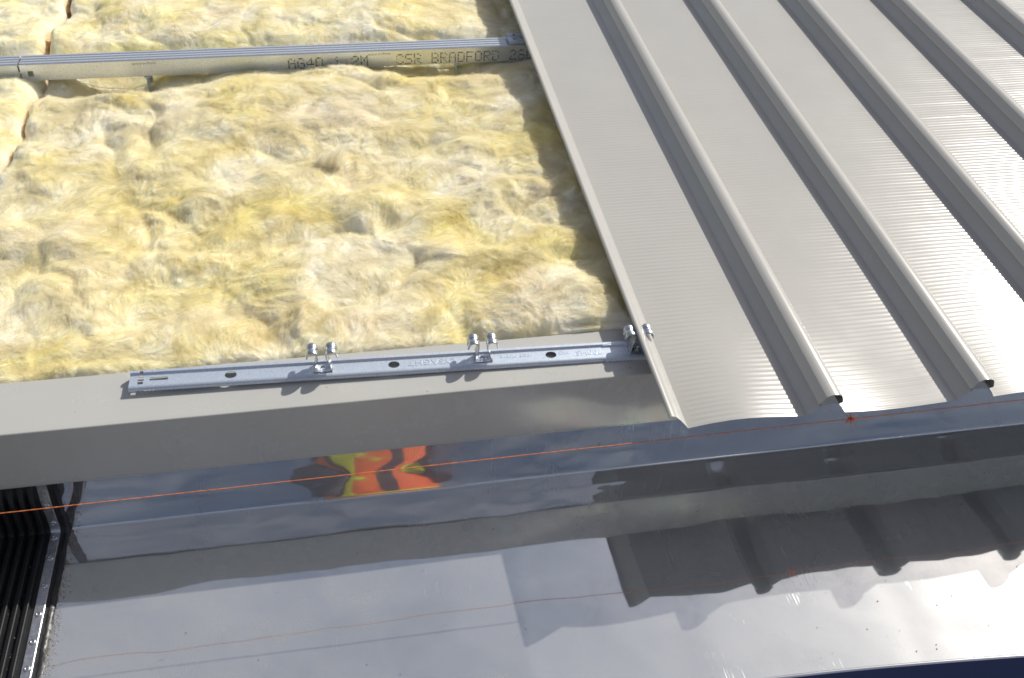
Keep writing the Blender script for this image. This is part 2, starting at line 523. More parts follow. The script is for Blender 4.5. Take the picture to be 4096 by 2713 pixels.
# front upstand: inner face, rolled top, outer slope
def fy(x): return -0.318 - 0.024 * np.clip((x - 0.05) / 0.4, 0, 3) ** 1.4 + np.where(x < 0.05, 0.0 * x, 0)
top = -0.105
zin = np.linspace(-0.192, -0.1075, 9)
fp = [(0.0, z) for z in zin] + [(-0.0006, -0.1055), (-0.0024, -0.1052), (-0.0045, -0.1062), (-0.0200, -0.1155), (-0.0500, -0.135), (-0.0900, -0.163), (-0.1400, -0.199)]
fpa = np.array(fp)
xs = np.unique(np.concatenate([xs, np.linspace(0.0, 0.6, 160)]))
Xu, K = np.meshgrid(xs, np.arange(len(fpa)), indexing='ij')
Yu = fy(Xu) + fpa[K, 0]; Zu = fpa[K, 1]
inn = np.clip((-0.1075 - Zu) / 0.085, 0, 1) * (K < 9)
lean = 0.03 + 0.205 * np.exp(-np.abs((Xu - 0.25) / 0.17) ** 4)      # lean added here to bounce sunlight onto the fascia
Yu = Yu + inn * 0.0845 * lean + np.clip(inn * 8, 0, 1) * (0.0011 * fbm(Xu / 0.12, Zu / 0.14, 81, 2, 0.4))
ku = 11
np_mesh('front_upstand', np.stack([Xu, Yu, Zu + 0.2061], -1)[:, :ku + 1], grid_faces(Xu.shape[0], ku + 1), M['gutter_dull'], gut)
np_mesh('outer_edge', np.stack([Xu, Yu, Zu + 0.2061], -1)[:, ku:], grid_faces(Xu.shape[0], Xu.shape[1] - ku), M['navy_reflection'], gut)

# rubber expansion joint at the left end
ej = empty('expansion_joint', (-0.865, 0, ZC))
tag(ej, 'black ribbed rubber expansion joint with riveted metal strip across gutter end', 'expansion joint')
path = [(wy(-0.10), -0.10)]
for z in np.linspace(-0.108, ZC + 0.014, 12): path.append((wy(z), z))
rb = 0.012
for k in range(1, 6):
    t = R(90 - k * 15); path.append((YC - rb + rb * math.sin(t), gz(YC) + rb - rb * math.cos(t)))
for y in np.linspace(YC - 0.02, -0.31, 26): path.append((y, gz(y)))
path = np.array(path)
tan = np.gradient(path, axis=0)
tan /= np.linalg.norm(tan, axis=1)[:, None]
nrm = np.stack([tan[:, 1], -tan[:, 0]], -1)            # points to the viewer / up
nrm *= np.sign(nrm[:, 1] - nrm[:, 0] * 1.0)[:, None]
def along(name, prof, mat, parent, wobble=0.0, seed=0, sharp=30):
    """prof: (x, height) laid along the gutter cross-section"""
    pf = np.array(prof, float)
    n, k = len(path), len(pf)
    co = np.zeros((n, k, 3))
    h = np.repeat(pf[None, :, 1], n, 0) * np.clip((-0.116 - path[:, 1]) / 0.030, 0.06, 1)[:, None]
    xx = np.repeat(pf[None, :, 0], n, 0)
    if wobble:
        h = h + wobble * rng.standard_normal((n, k)) * (h > 0.0005)
        xx = xx + wobble * 1.5 * rng.standard_normal((n, k))
    co[..., 0] = xx + 0.865
    co[..., 1] = path[:, None, 0] + nrm[:, None, 0] * h
    co[..., 2] = path[:, None, 1] + nrm[:, None, 1] * h + 0.2061
    return np_mesh(name, co, grid_faces(n, k), mat, parent, True, sharp)
prof = [(-0.8745, 0.0035), (-0.8805, 0.0035)]
x = -0.8805
while x > -1.22:
    prof += [(x - 0.0012, 0.0095), (x - 0.0024, 0.0100), (x - 0.0075, 0.0072), (x - 0.0078, -0.001), (x - 0.0128, -0.001), (x - 0.0132, 0.0035)]
    x -= 0.0138
along('rubber_bellows', prof, M['rubber'], ej)
along('rubber_flange', [(-0.8535, -0.0005), (-0.8540, 0.0022), (-0.8745, 0.0036)], M['rubber'], ej)
along('sealant_bead', [(-0.8480, -0.0004), (-0.8500, 0.0012), (-0.8525, 0.0036), (-0.8550, 0.0040), (-0.8565, 0.0022)], M['sealant'], ej, 0.0004)
strip = along('retaining_strip', [(-0.8610, 0.0030), (-0.8611, 0.0056), (-0.8618, 0.0060), (-0.8737, 0.0060), (-0.8744, 0.0056), (-0.8745, 0.0030)], M['alu'], ej, 0.0, 0, 25)
# pop rivets on the strip
bm = bmesh.new()
ring = [(0.0012, -0.0006), (0.0013, 0.0004), (0.0021, 0.0013), (0.0034, 0.0011), (0.0046, 0.0002), (0.0047, -0.0006)]
seg = 18
vs = [[bm.verts.new((r * math.cos(2 * math.pi * s / seg), r * math.sin(2 * math.pi * s / seg), z)) for s in range(seg)] for r, z in ring]
for a in range(len(ring) - 1):
    for s in range(seg):
        bm.faces.new((vs[a][s], vs[a][(s + 1) % seg], vs[a + 1][(s + 1) % seg], vs[a + 1][s]))
bm.faces.new(vs[0][::-1])
bmesh.ops.recalc_face_normals(bm, faces=bm.faces)
riv_me = bpy.data.meshes.new('rivet'); bm.to_mesh(riv_me); bm.free()
riv_me.polygons.foreach_set('use_smooth', [True] * len(riv_me.polygons)); riv_me.materials.append(M['alu'])
def path_point(y=None, z=None):
    if z is not None: i = int(np.argmin(np.abs(path[:13, 1] - z)))
    else: i = 18 + int(np.argmin(np.abs(path[18:, 0] - y)))
    return i
for kw in [dict(z=-0.15), dict(z=-0.186), dict(y=0.083), dict(y=0.047), dict(y=0.001), dict(y=-0.045), dict(y=-0.087), dict(y=-0.126), dict(y=-0.168), dict(y=-0.21), dict(y=-0.25)]:
    i = path_point(**kw)
    o = link(bpy.data.objects.new('rivet', riv_me), ej)
    py, pz = path[i]
    if 'y' in kw: py = kw['y']; pz = gz(py)
    else: pz = kw['z']; py = wy(pz)
    n = Vector((0, nrm[i, 0], nrm[i, 1]))
    o.rotation_euler = n.to_track_quat('Z', 'X').to_euler()
    o.location = Vector((-0.8678 + 0.865, py + n.y * 0.0062, pz + n.z * 0.0062 + 0.2061))

# ------------------------------------------------------------------ eave flashing
YF, ZL = 0.1213, -0.014
fl = empty('eave_flashing', (0, YF, ZL))
tag(fl, 'folded beige grey eave flashing under the bracket with ledge and shaded face', 'flashing')
xs_f = np.concatenate([np.linspace(-3.2, -1.1, 20), np.linspace(-1.05, 0.4, 90), np.linspace(0.45, 2.6, 30)])
ledge = [(0.2205, ZL - 0.004), (0.2205, ZL - 0.0008), (0.2195, ZL)]
ledge += [(y, ZL) for y in np.linspace(0.205, 0.130, 6)]
for k in range(5):
    t = R(90 + k * 11.25); ledge.append((YF + 0.0025 + 0.0025 * math.cos(t), ZL - 0.0025 + 0.0025 * math.sin(t)))
def flat_wave(co):
    co[..., 1] -= YF; co[..., 2] -= ZL
    co[..., 2] += 0.0004 * fbm(co[..., 0] / 0.3, co[..., 1] / 0.2, 41, 2)
    return co
sweep('ledge', ledge, xs_f, M['flash_paint'], fl, fn=flat_wave)
face = [ledge[-1]]
for k in range(1, 5):
    t = R(135 + k * 11.25); face.append((YF + 0.0025 + 0.0025 * math.cos(t), ZL - 0.0025 + 0.0025 * math.sin(t)))
for z in np.linspace(-0.025, -0.1124, 14): face.append((YF + (z - ZL) * 0.107, z))
face += [(0.1112, -0.1132), (0.1128, -0.1126), (0.1134, -0.104)]
def face_wave(co):
    co[..., 1] -= YF; co[..., 2] -= ZL
    k = np.clip(-co[..., 2] / 0.05, 0, 1) * np.clip((co[..., 2] + 0.1) / 0.03, 0, 1)
    co[..., 1] += k * 0.0008 * fbm(co[..., 0] / 0.35, co[..., 2] / 0.2, 47, 2)
    return co
sweep('fascia_face', face, xs_f, M['flash_paint'], fl, fn=face_wave)

# ------------------------------------------------------------------ roof sheets
RIB = [(-0.0310, 0), (-0.0245, 0.0085), (-0.0145, 0.0178), (-0.0150, 0.0192), (-0.0190, 0.0205), (-0.0186, 0.0225), (-0.0120, 0.0354),
       (-0.0085, 0.0374), (-0.0045, 0.0389), (0.0005, 0.0393), (0.0058, 0.0385), (0.0100, 0.0368), (0.0124, 0.0345),
       (0.0165, 0.0225), (0.0163, 0.0208), (0.0115, 0.0198), (0.0112, 0.0185), (0.0190, 0.0095), (0.0256, 0)]
LAP = [(0.0256, 0), (0.0195, 0.0085), (0.0125, 0.0175), (0.0085, 0.0222), (0.0050, 0.0256), (0.0015, 0.0280), (-0.0020, 0.0290), (-0.0048, 0.0280), (-0.0058, 0.0258), (-0.0052, 0.0236)]
Y1 = 2.3
def round_prof(p, r=1):
    """one pass of corner cutting so that folds read as bent steel"""
    p = np.array(p); q = [p[0]]
    for i in range(len(p) - 1):
        d = p[i + 1] - p[i]
        q.append(p[i] + d * 0.14); q.append(p[i] + d * 0.86)
    q.append(p[-1])
    return [tuple(v) for v in q]
RIBR, LAPR = round_prof(RIB), round_prof(LAP)
FL = 0.0092
def pan_mesh(name, x0, x1, parent, seed):
    nper = int(Y1 / FL)
    ph = np.array([0.0, 0.10, 0.20, 0.32, 0.45, 0.55, 0.68, 0.80, 0.90])
    r_ = np.random.default_rng(seed)
    st_ = np.concatenate([[0], np.cumsum(FL * np.clip(1 + 0.045 * r_.standard_normal(nper), 0.85, 1.15))])
    depth = np.repeat(np.clip(1 + 0.16 * r_.standard_normal(nper), 0.5, 1.5), len(ph))
    ys = np.concatenate([st_[k] + ph * (st_[k + 1] - st_[k]) for k in range(nper)])
    w = np.clip(np.minimum(ph, 1 - ph) / 0.5, 0, 1)
    wave = np.concatenate([0.5 - 0.5 * np.cos(2 * np.pi * np.clip((ph - 0.05) / 0.9, 0, 1))] * nper)
    wave = np.clip(wave * 1.5 - 0.25, 0, 1)
    us = np.array([0, 0.012, 0.035, 0.06, 0.10, 0.2, 0.35, 0.5, 0.65, 0.8, 0.90, 0.94, 0.965, 0.988, 1.0])
    amp = np.clip((us - 0.02) / 0.06, 0, 1) * np.clip((0.98 - us) / 0.06, 0, 1)
    amp = amp * amp * (3 - 2 * amp)
    Yg, U = np.meshgrid(ys, us, indexing='ij')
    A = np.broadcast_to(amp[None, :], U.shape)
    Xg = x0 + (x1 - x0) * U
    Zg = A * (0.00021 * (wave * depth)[:, None]) + np.sin(np.pi * U) * 0.0012 * (0.6 + 0.8 * fbm(Yg / 0.5, Xg / 0.4, seed, 2))
    # the cut end of each pan is sprung a little out of flat
    bow = {60: 0.0085, 61: -0.005, 62: 0.003}.get(seed, 0.002)
    Zg = Zg + bow * np.sin(np.pi * U ** 0.8) ** 1.3 * np.exp(-(Yg / 0.16) ** 1.5)
    # the cut end of the pan springs down at its free corner
    co = np.stack([Xg, Yg, Zg], -1)
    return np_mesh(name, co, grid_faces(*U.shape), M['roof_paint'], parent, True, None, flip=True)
sheet_labels = ['beige ribbed steel roof sheet nearest the insulation with one free lap edge',
                'second beige ribbed roof sheet to the right in the glare of the sun',
                'farthest beige ribbed roof sheet at the upper right corner of the roof']
YSE = np.array([0.0, 0.002, 0.3, 0.8, 1.4, Y1])
for s in range(3):
    sx = s * 3 * P
    root = empty('roof_sheet', (sx, 0, 0.0))
    tag(root, sheet_labels[s], 'roof sheet', 'steel roof sheets laid over the insulation')
    for k in range(3):
        a = k * P + 0.0256; b = (k + 1) * P - 0.0310
        pan_mesh('pan', a, b, root, 60 + s * 3 + k)
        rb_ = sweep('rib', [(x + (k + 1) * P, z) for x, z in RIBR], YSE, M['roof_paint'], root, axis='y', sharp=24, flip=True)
    if s == 0:
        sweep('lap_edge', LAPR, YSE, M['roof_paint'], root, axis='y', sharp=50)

# ------------------------------------------------------------------ insulation batts
def px2w(u, v, z=-0.03):
    d = Matrix(CAM_ROT) @ Vector(((u * 1.7305 - 2048) / 3915.49, -(v * 1.7305 - 1356.5) / 3915.49, -1))
    t = (z - CAM_POS[2]) / d.z
    return (CAM_POS[0] + t * d.x, CAM_POS[1] + t * d.y)
CREASES = [  # (points in photo, depth, width, bulge on the upslope side)
    ([(400, 480), (430, 425), (500, 405), (580, 412), (640, 440)], 0.008, 0.024, 0.4),
    ([(620, 565), (700, 545), (790, 520), (845, 540), (945, 500), (1010, 470)], 0.020, 0.022, 1.0),
    ([(300, 450), (345, 520), (335, 600), (300, 680)], 0.010, 0.020, 0.5),
    ([(725, 795), (800, 720), (880, 690), (950, 660), (985, 610), (930, 550)], 0.016, 0.022, 0.8),
    ([(345, 215), (370, 280), (340, 370)], 0.012, 0.020, 0.7),
    ([(500, 560), (430, 500), (310, 475)], 0.009, 0.022, 0.5),
    ([(750, 165), (820, 185), (900, 215)], 0.014, 0.022, 0.6),
    ([(1180, 520), (1240, 470), (1300, 460), (1385, 500)], 0.014, 0.024, 0.8),
    ([(560, 330), (650, 372), (735, 360)], 0.009, 0.030, 0.6),
    ([(60, 830), (160, 770), (300, 760), (420, 700)], 0.010, 0.024, 0.6),
    ([(1000, 470), (1090, 440), (1170, 380), (1210, 300)], 0.010, 0.022, 0.6),
    ([(240, 250), (235, 330), (265, 400), (230, 470)], 0.009, 0.020, 0.5),
    ([(40, 480), (120, 560), (90, 650)], 0.008, 0.022, 0.5),
    ([(1130, 660), (1240, 640), (1330, 600), (1420, 600)], 0.011, 0.024, 0.7),
    ([(860, 60), (960, 80), (1000, 110)], 0.012, 0.022, 0.7),
    ([(300, 60), (330, 90), (420, 110)], 0.010, 0.022, 0.7),
]
CW = []
for pts, dep, wid, bul in CREASES:
    w_ = np.array([px2w(u, v) for u, v in pts])
    # smooth the polyline
    for _ in range(2):
        q = [w_[0]]
        for i in range(len(w_) - 1): q += [w_[i] * .75 + w_[i + 1] * .25, w_[i] * .25 + w_[i + 1] * .75]
        q.append(w_[-1]); w_ = np.array(q)
    CW.append((w_, dep, wid, bul))
BUMPS = [(-1.075, 1.095, 0.030, 0.045), (-0.60, 1.085, 0.022, 0.10), (-0.42, 1.085, 0.030, 0.08), (-0.87, 1.115, -0.040, 0.085),
         (-0.80, 1.13, -0.03, 0.025), (-0.235, 1.12, -0.022, 0.06), (-0.15, 1.12, -0.046, 0.045), (0.03, 1.09, 0.026, 0.06),
         (-0.455, 0.72, 0.010, 0.07), (-0.55, 0.235, 0.006, 0.06)]
def wool_height(x, y):
    wx = 0.045 * fbm(x / 0.16, y / 0.16, 101, 3); wy_ = 0.045 * fbm(x / 0.16, y / 0.16, 111, 3)
    u, v = x + wx, y + wy_
    h = 0.019 * fbm(u / 0.26, v / 0.20, 121, 3, 0.45)
    b1 = np.abs(perlin(u / 0.17, v / 0.135, 131)); h = h + 0.011 * (np.sqrt(b1 + 0.015) - 0.5)
    w2x = u + 0.030 * fbm(x / 0.07, y / 0.07, 141, 2); w2y = v + 0.030 * fbm(x / 0.07, y / 0.07, 145, 2)
    msk = np.clip(0.5 + 1.1 * perlin(x / 0.19, y / 0.19, 149), 0.1, 1.0)      # some parts are combed smooth, others tufted
    b2 = np.abs(perlin(w2x / 0.068, w2y / 0.054, 143)); h = h + 0.0048 * msk * (np.sqrt(b2 + 0.006) - 0.45)
    h = h + 0.0027 * msk * fbm(w2x / 0.026, w2y / 0.021, 151, 4, 0.55)
    # combed fibre relief, following the warped field
    th = 0.5 + 1.2 * perlin(x / 0.22, y / 0.22, 161)
    f1 = perlin((w2x * 0.8 + w2y * 0.6) / 0.034, (w2y * 0.8 - w2x * 0.6) / 0.0075, 171)
    f2 = perlin((w2x * 0.9 - w2y * 0.45) / 0.034, (w2y * 0.9 + w2x * 0.45) / 0.0070, 175)
    k = 1 / (1 + np.exp(-4 * np.sin(th * 2)))
    h = h + 0.0013 * (k * f1 + (1 - k) * f2)
    h = h + 0.0006 * fbm(x / 0.008, y / 0.008, 181, 2)
    for w_, dep, wid, bul in CW:
        wid = wid * 1.35; dep = dep * 0.9
        a, b = w_[:-1], w_[1:]
        x0, x1 = w_[:, 0].min() - 4 * wid, w_[:, 0].max() + 4 * wid
        y0, y1 = w_[:, 1].min() - 4 * wid, w_[:, 1].max() + 4 * wid
        mk = (x > x0) & (x < x1) & (y > y0) & (y < y1)
        if not mk.any(): continue
        px_, py_ = x[mk] + 0.55 * wx[mk] + 0.25 * (w2x - u)[mk], y[mk] + 0.55 * wy_[mk] + 0.25 * (w2y - v)[mk]
        best = np.full(px_.shape, 1e9); sd = np.zeros(px_.shape); tt = np.zeros(px_.shape)
        for i in range(len(a)):
            d = b[i] - a[i]; L = d @ d
            t = np.clip(((px_ - a[i, 0]) * d[0] + (py_ - a[i, 1]) * d[1]) / L, 0, 1)
            qx, qy = px_ - a[i, 0] - t * d[0], py_ - a[i, 1] - t * d[1]
            r = np.hypot(qx, qy)
            m_ = r < best
            best[m_] = r[m_]; sd[m_] = (np.sign(d[0] * qy - d[1] * qx) * np.sign(d[0] + 1e-9))[m_]; tt[m_] = ((i + t) / len(a))[m_]
        env = np.clip(np.minimum(tt, 1 - tt) * 4, 0.0, 1) ** 0.8
        sdw = best * sd / wid
        side = 1 / (1 + np.exp(-3.0 * sdw))
        g = -1.0 * dep * np.exp(-np.abs(best) / (wid * 0.5)) + 0.6 * bul * dep * (0.35 + 0.75 * side) * np.exp(-((best - wid * 1.3) / (wid * 1.3)) ** 2)
        h[mk] += g * env * np.clip(0.9 + 0.5 * perlin(px_ / 0.09, py_ / 0.09, 191), 0.5, 1.3)
    for bx, by, dz, r in BUMPS:
        h = h + dz * np.exp(-(((x - bx) / r) ** 2 + ((y - by) / (r * 0.8)) ** 2))
    return h
def wool_tone(x, y):
    wx = 0.06 * fbm(x / 0.2, y / 0.2, 201, 3); wy_ = 0.06 * fbm(x / 0.2, y / 0.2, 211, 3)
    t = 0.27 + 0.32 * fbm((x + wx) / 0.20, (y + wy_) / 0.16, 221, 5, 0.55)
    t = t + 0.30 * np.clip(perlin((x + wx) / 0.07, (y + wy_) / 0.06, 231) - 0.25, 0, 1)
    pk = np.clip(fbm((x + wx) / 0.17, (y + wy_) / 0.15, 241, 3) * 0.8 - 0.15, 0, 0.45)
    return np.clip(t, -0.2, 0.75), pk
def fibre_object(name, pts, rad, tone, pk, parent):
    """many fine strands as one hair-curves object"""
    n, k = pts.shape[:2]
    hc = bpy.data.hair_curves.new(name)
    hc.add_curves([k] * n)
    hc.points.foreach_set('position', np.ascontiguousarray(pts, np.float32).ravel())
    prof_ = np.interp(np.linspace(0, 1, k), [0, 0.2, 0.7, 1], [0.7, 1, 0.9, 0.25])
    hc.points.foreach_set('radius', (np.asarray(rad)[:, None] * prof_).astype(np.float32).ravel())
    at = hc.attributes.new('tone', 'FLOAT_COLOR', 'POINT')
    c = np.stack([tone, pk, np.zeros(n), np.ones(n)], -1)
    at.data.foreach_set('color', np.repeat(c, k, 0).astype(np.float32).ravel())
    hc.materials.append(M['wool_fibre'])
    o = link(bpy.data.objects.new(name, hc), parent)
    o['kind'] = 'stuff'
    return o
def seam_x(y): return -1.013 - 0.012 * np.clip((0.95 - y) / 0.3, 0, 3) + 0.006 * np.sin(y * 23) + 0.003 * np.sin(y * 71)
def batt(label, x0f, x1f, y0, y1, base_fn, res, name='insulation_batt', nfib=20000, seamL=False, seamR=False):
    xm0, xm1 = float(np.min(x0f(np.array([y0, y1])))), float(np.max(x1f(np.array([y0, y1]))))
    nx, ny = int((xm1 - xm0) / res) + 1, int((y1 - y0) / res) + 1
    v = np.linspace(y0, y1, ny)
    uu = np.linspace(0, 1, nx)
    U, Yg = np.meshgrid(uu, v, indexing='ij')
    Xg = x0f(Yg) * (1 - U) + x1f(Yg) * U
    Zg = base_fn(Xg, Yg) + wool_height(Xg, Yg)
    Zg = np.minimum(Zg, -0.006 + 0.022 * np.clip((0.006 - Xg) / 0.03, 0, 1))
    Zg = np.where(Yg < 0.235, np.minimum(Zg, ZL + 0.004), Zg)
    # rounded, torn edges
    dl = (Xg - x0f(Yg)); dr = (x1f(Yg) - Xg)
    if seamL: Zg = Zg - 0.020 * np.exp(-dl / 0.006)
    if seamR: Zg = Zg - 0.020 * np.exp(-dr / 0.006)
    tone, pk = wool_tone(Xg, Yg)
    edge = np.zeros_like(tone)
    # skirt rows
    def ring(a): return np.pad(a, 1, mode='edge')
    Xr, Yr, Zr, Tr, Pr, Er = map(ring, (Xg, Yg, Zg, tone, pk, edge))
    for sl in ((0, slice(None)), (-1, slice(None)), (slice(None), 0), (slice(None), -1)):
        Zr[sl] = -0.135
    if seamL: Er[0, :] = 0.9; Er[1, :] = 0.35; Xr[0, :] -= 0.001
    if seamR: Er[-1, :] = 0.9; Er[-2, :] = 0.35
    o = np_mesh(name, np.stack([Xr, Yr, Zr], -1), grid_faces(*Xr.shape), M['wool'], None, True, None, flip=False)
    me = o.data
    at = me.attributes.new('tone', 'FLOAT_COLOR', 'POINT')
    c = np.stack([Tr, Pr, Er, np.ones_like(Tr)], -1).reshape(-1, 4).astype(np.float32)
    at.data.foreach_set('color', c.ravel())
    tag(o, label, 'insulation batt', 'glass wool batts laid between the roof supports')
    # loose fibres lying on the surface; they bridge the small folds
    Zs = Zg.copy()
    kk = max(1, int(0.006 / res))
    for _ in range(2):
        for ax in (0, 1):
            acc = np.zeros_like(Zs)
            for q in range(-kk, kk + 1): acc += np.roll(Zs, q, ax)
            Zs = acc / (2 * kk + 1)
    i = rng.integers(3, nx - 3, nfib); j = rng.integers(3, ny - 3, nfib)
    vis = (Xg[i, j] > -1.32) & (Yg[i, j] < 1.75)
    i, j = i[vis], j[vis]
    nf = len(i)
    fx, fy_ = Xg[i, j] + rng.uniform(-1, 1, nf) * res, Yg[i, j] + rng.uniform(-1, 1, nf) * res
    ang = 2.4 * fbm(fx / 0.11, fy_ / 0.11, 301, 2) + 1.1 * perlin(fx / 0.03, fy_ / 0.03, 305) + 0.30 * rng.standard_normal(nf) + 0.5
    L = rng.gamma(3.2, 0.0075, nf) + 0.008
    curl = 20 * perlin(fx / 0.05, fy_ / 0.05, 311) + rng.normal(0, 13, nf)
    lift = rng.gamma(1.6, 0.0009, nf)
    wild = rng.random(nf) < 0.06
    lift = np.where(wild, lift + rng.random(nf) * 0.007, lift)
    NS = 6
    pts = []
    cx, cy, a = fx.copy(), fy_.copy(), ang.copy()
    for s in range(NS + 1):
        gi = np.clip(((cx - x0f(cy)) / (x1f(cy) - x0f(cy)) * (nx - 1)).astype(int), 0, nx - 1)
        gj = np.clip(((cy - y0) / (y1 - y0) * (ny - 1)).astype(int), 0, ny - 1)
        zz = np.maximum(Zg[gi, gj], 0.55 * Zs[gi, gj] + 0.45 * Zg[gi, gj])
        zcap = -0.004 + 0.020 * np.clip((0.006 - cx) / 0.03, 0, 1)
        arc = np.sin(np.pi * min(1, 0.06 + s / NS * 0.78))
        pts.append(np.stack([cx, cy, np.minimum(zz + lift * arc, zcap)], -1))
        cx = cx + np.cos(a) * L / NS; cy = cy + np.sin(a) * L / NS
        cx = np.clip(cx, x0f(cy) + 0.001, None)
        cy = np.clip(cy, y0 + 0.002, None)
        a = a + curl * L / NS
    pts = np.stack(pts, 1).astype(np.float32)
    fo = fibre_object('loose_fibre', pts, rng.uniform(0.00007, 0.00019, nf), np.clip(tone[i, j] + 0.02 + 0.07 * rng.standard_normal(nf), -0.3, 0.75), pk[i, j] * 0.7, o)
    return o, (Xg, Yg, Zg)
def lower_base(x, y):
    b = -0.030 - 0.026 * np.clip((y - 1.02) / 0.08, 0, 1)
    b = b + 0.010 * np.exp(-((y - 0.30) / 0.06) ** 2)
    b = b + 0.024 * np.clip((x + 0.22) / 0.16, 0, 1) * np.clip((1.0 - y) / 0.45, 0, 1)
    b = b - 0.012 * np.exp(-((y - 0.222) / 0.012) ** 2)
    return b
def upper_base(x, y):
    return -0.030 - 0.026 * np.clip((1.25 - y) / 0.07, 0, 1) 
ybar = 1.1585
big, gridb = batt('big yellow glass wool batt between the spacer bar and the eave flashing', lambda y: seam_x(y) + 0.0025, lambda y: 0.30 + 0 * y, 0.2225, ybar, lower_base, 0.0026, nfib=170000, seamL=True)
batt('narrow yellow batt at left edge of photo, left of the dark seam, below the bar', lambda y: -1.75 + 0 * y, lambda y: seam_x(y) - 0.0022, 0.2225, ybar, lower_base, 0.0034, nfib=40000, seamR=True)
batt('pale yellow batt above the lettered bar, up to the roof sheet edge', lambda y: seam_x(y) + 0.007 + 0.01 * (y - 1.15), lambda y: 0.30 + 0 * y, ybar + 0.001, 2.3, upper_base, 0.0036, nfib=130000, seamL=True)
batt('yellow batt in the top left corner, above the bar and left of the seam', lambda y: -1.75 + 0 * y, lambda y: seam_x(y) - 0.004 + 0.01 * (y - 1.15), ybar + 0.001, 2.3, upper_base, 0.0042, nfib=40000, seamR=True)
# torn white wisp standing up from the big batt
tw = []
n_t = 420
for k in range(n_t):
    s = rng.random()
    bx, by = -0.468 + 0.050 * s + rng.normal(0, 0.004), 0.745 - 0.01 * s + rng.normal(0, 0.004)
    hgt = 0.012 + 0.034 * s + rng.normal(0, 0.003)
    lean = rng.normal(0.10, 0.12)
    tw.append((bx, by, hgt, lean, rng.uniform(0.0002, 0.0006)))
vv, ff = [], []
def zsurf(x, y):
    Xg, Yg, Zg = gridb
    j = int(round((y - 0.2225) / (ybar - 0.2225) * (Zg.shape[1] - 1)))
    xl = float(seam_x(np.array(y)) + 0.006)
    i = int(round((x - xl) / (0.30 - xl) * (Zg.shape[0] - 1)))
    return float(Zg[min(max(i, 0), Zg.shape[0] - 1), min(max(j, 0), Zg.shape[1] - 1)])
for bx, by, hgt, lean, w_ in tw:
    z0 = zsurf(bx, by) - 0.004
    b0 = len(vv)
    for s in range(5):
        t = s / 4
        x_ = bx + lean * hgt * t + 0.010 * t * t; y_ = by + 0.006 * t; z_ = z0 + hgt * t
        ww = w_ * (1 - 0.7 * t)
        vv += [(x_ - ww, y_, z_), (x_ + ww, y_ + ww * 0.6, z_)]
        if s: ff.append((b0 + 2 * s - 2, b0 + 2 * s - 1, b0 + 2 * s + 1, b0 + 2 * s))
tuft = mesh_obj('torn_tuft', vv, ff, M['wool_fibre'], big)
at = tuft.data.attributes.new('tone', 'FLOAT_COLOR', 'POINT')
at.data.foreach_set('color', np.tile(np.array([-0.25, 0.1, 0, 1], np.float32), len(vv)))

# ------------------------------------------------------------------ spacer bar
FONT = {'A': "01110 10001 10001 11111 10001 10001 10001", 'G': "01110 10001 10000 10111 10001 10001 01110", '4': "00010 00110 01010 10010 11111 00010 00010",
        '0': "01110 10001 10001 10001 10001 10001 01110", '1': "00100 01100 00100 00100 00100 00100 01110", '2': "01110 10001 00001 00110 01000 10000 11111",
        'M': "10001 11011 10101 10101 10001 10001 10001", 'C': "01110 10001 10000 10000 10000 10001 01110", 'S': "01111 10000 10000 01110 00001 00001 11110",
        'R': "11110 10001 10001 11110 10100 10010 10001", 'B': "11110 10001 10001 11110 10001 10001 11110", 'D': "11110 10001 10001 10001 10001 10001 11110",
        'F': "11111 10000 10000 11110 10000 10000 10000", 'O': "01110 10001 10001 10001 10001 10001 01110", '6': "01110 10000 10000 11110 10001 10001 01110", ' ': "0 0 0 0 0 0 0"}
YB, WB, HB = 1.1385, 0.0399, 0.037
def bar_profile():
    p = [(WB, -HB), (WB, -0.0012)]
    n = 4
    for k in range(n):
        y0 = WB - (k + 0.0) * WB / n; w = WB / n
        p += [(y0 - w * 0.08, 0.0), (y0 - w * 0.55, 0.0), (y0 - w * 0.68, -0.0013), (y0 - w * 0.85, -0.0013)]
    p += [(0.0008, -0.0003), (0.0, -0.0012), (0.0, -HB)]
    inner = [(0.0009, -HB), (0.0009, -0.0035), (WB - 0.0009, -0.0035), (WB - 0.0009, -HB)]
    return p + inner
def make_bar(x0, x1, label, cut):
    root = empty('spacer_bar', (x0, YB, ZL))
    tag(root, label, 'spacer bar', 'galvanised spacer bars across the insulation')
    L = x1 - x0
    bm = closed_sweep_bm(bar_profile(), 0, L)
    bc = bmesh.new()
    for c, s in cut: add_box(bc, c, s)
    boolean_cut(bm, bc, 'channel', M['bar_steel'], root, 30)
    return root
bar = make_bar(-1.0455, 2.2, 'long ribbed-top spacer bar with black dotted lettering on its face', [((0.0184, 0.0, -0.0214), (0.0108, 0.01, 0.0130)), ((-0.002, 0.02, -0.01), (0.006, 0.0045, 0.03))])
bar2 = make_bar(-2.4, -1.0490, 'end of the neighbouring spacer bar past the joint at left edge', [((1.3525, 0.03, 0), (0.008, 0.004, 0.006))])
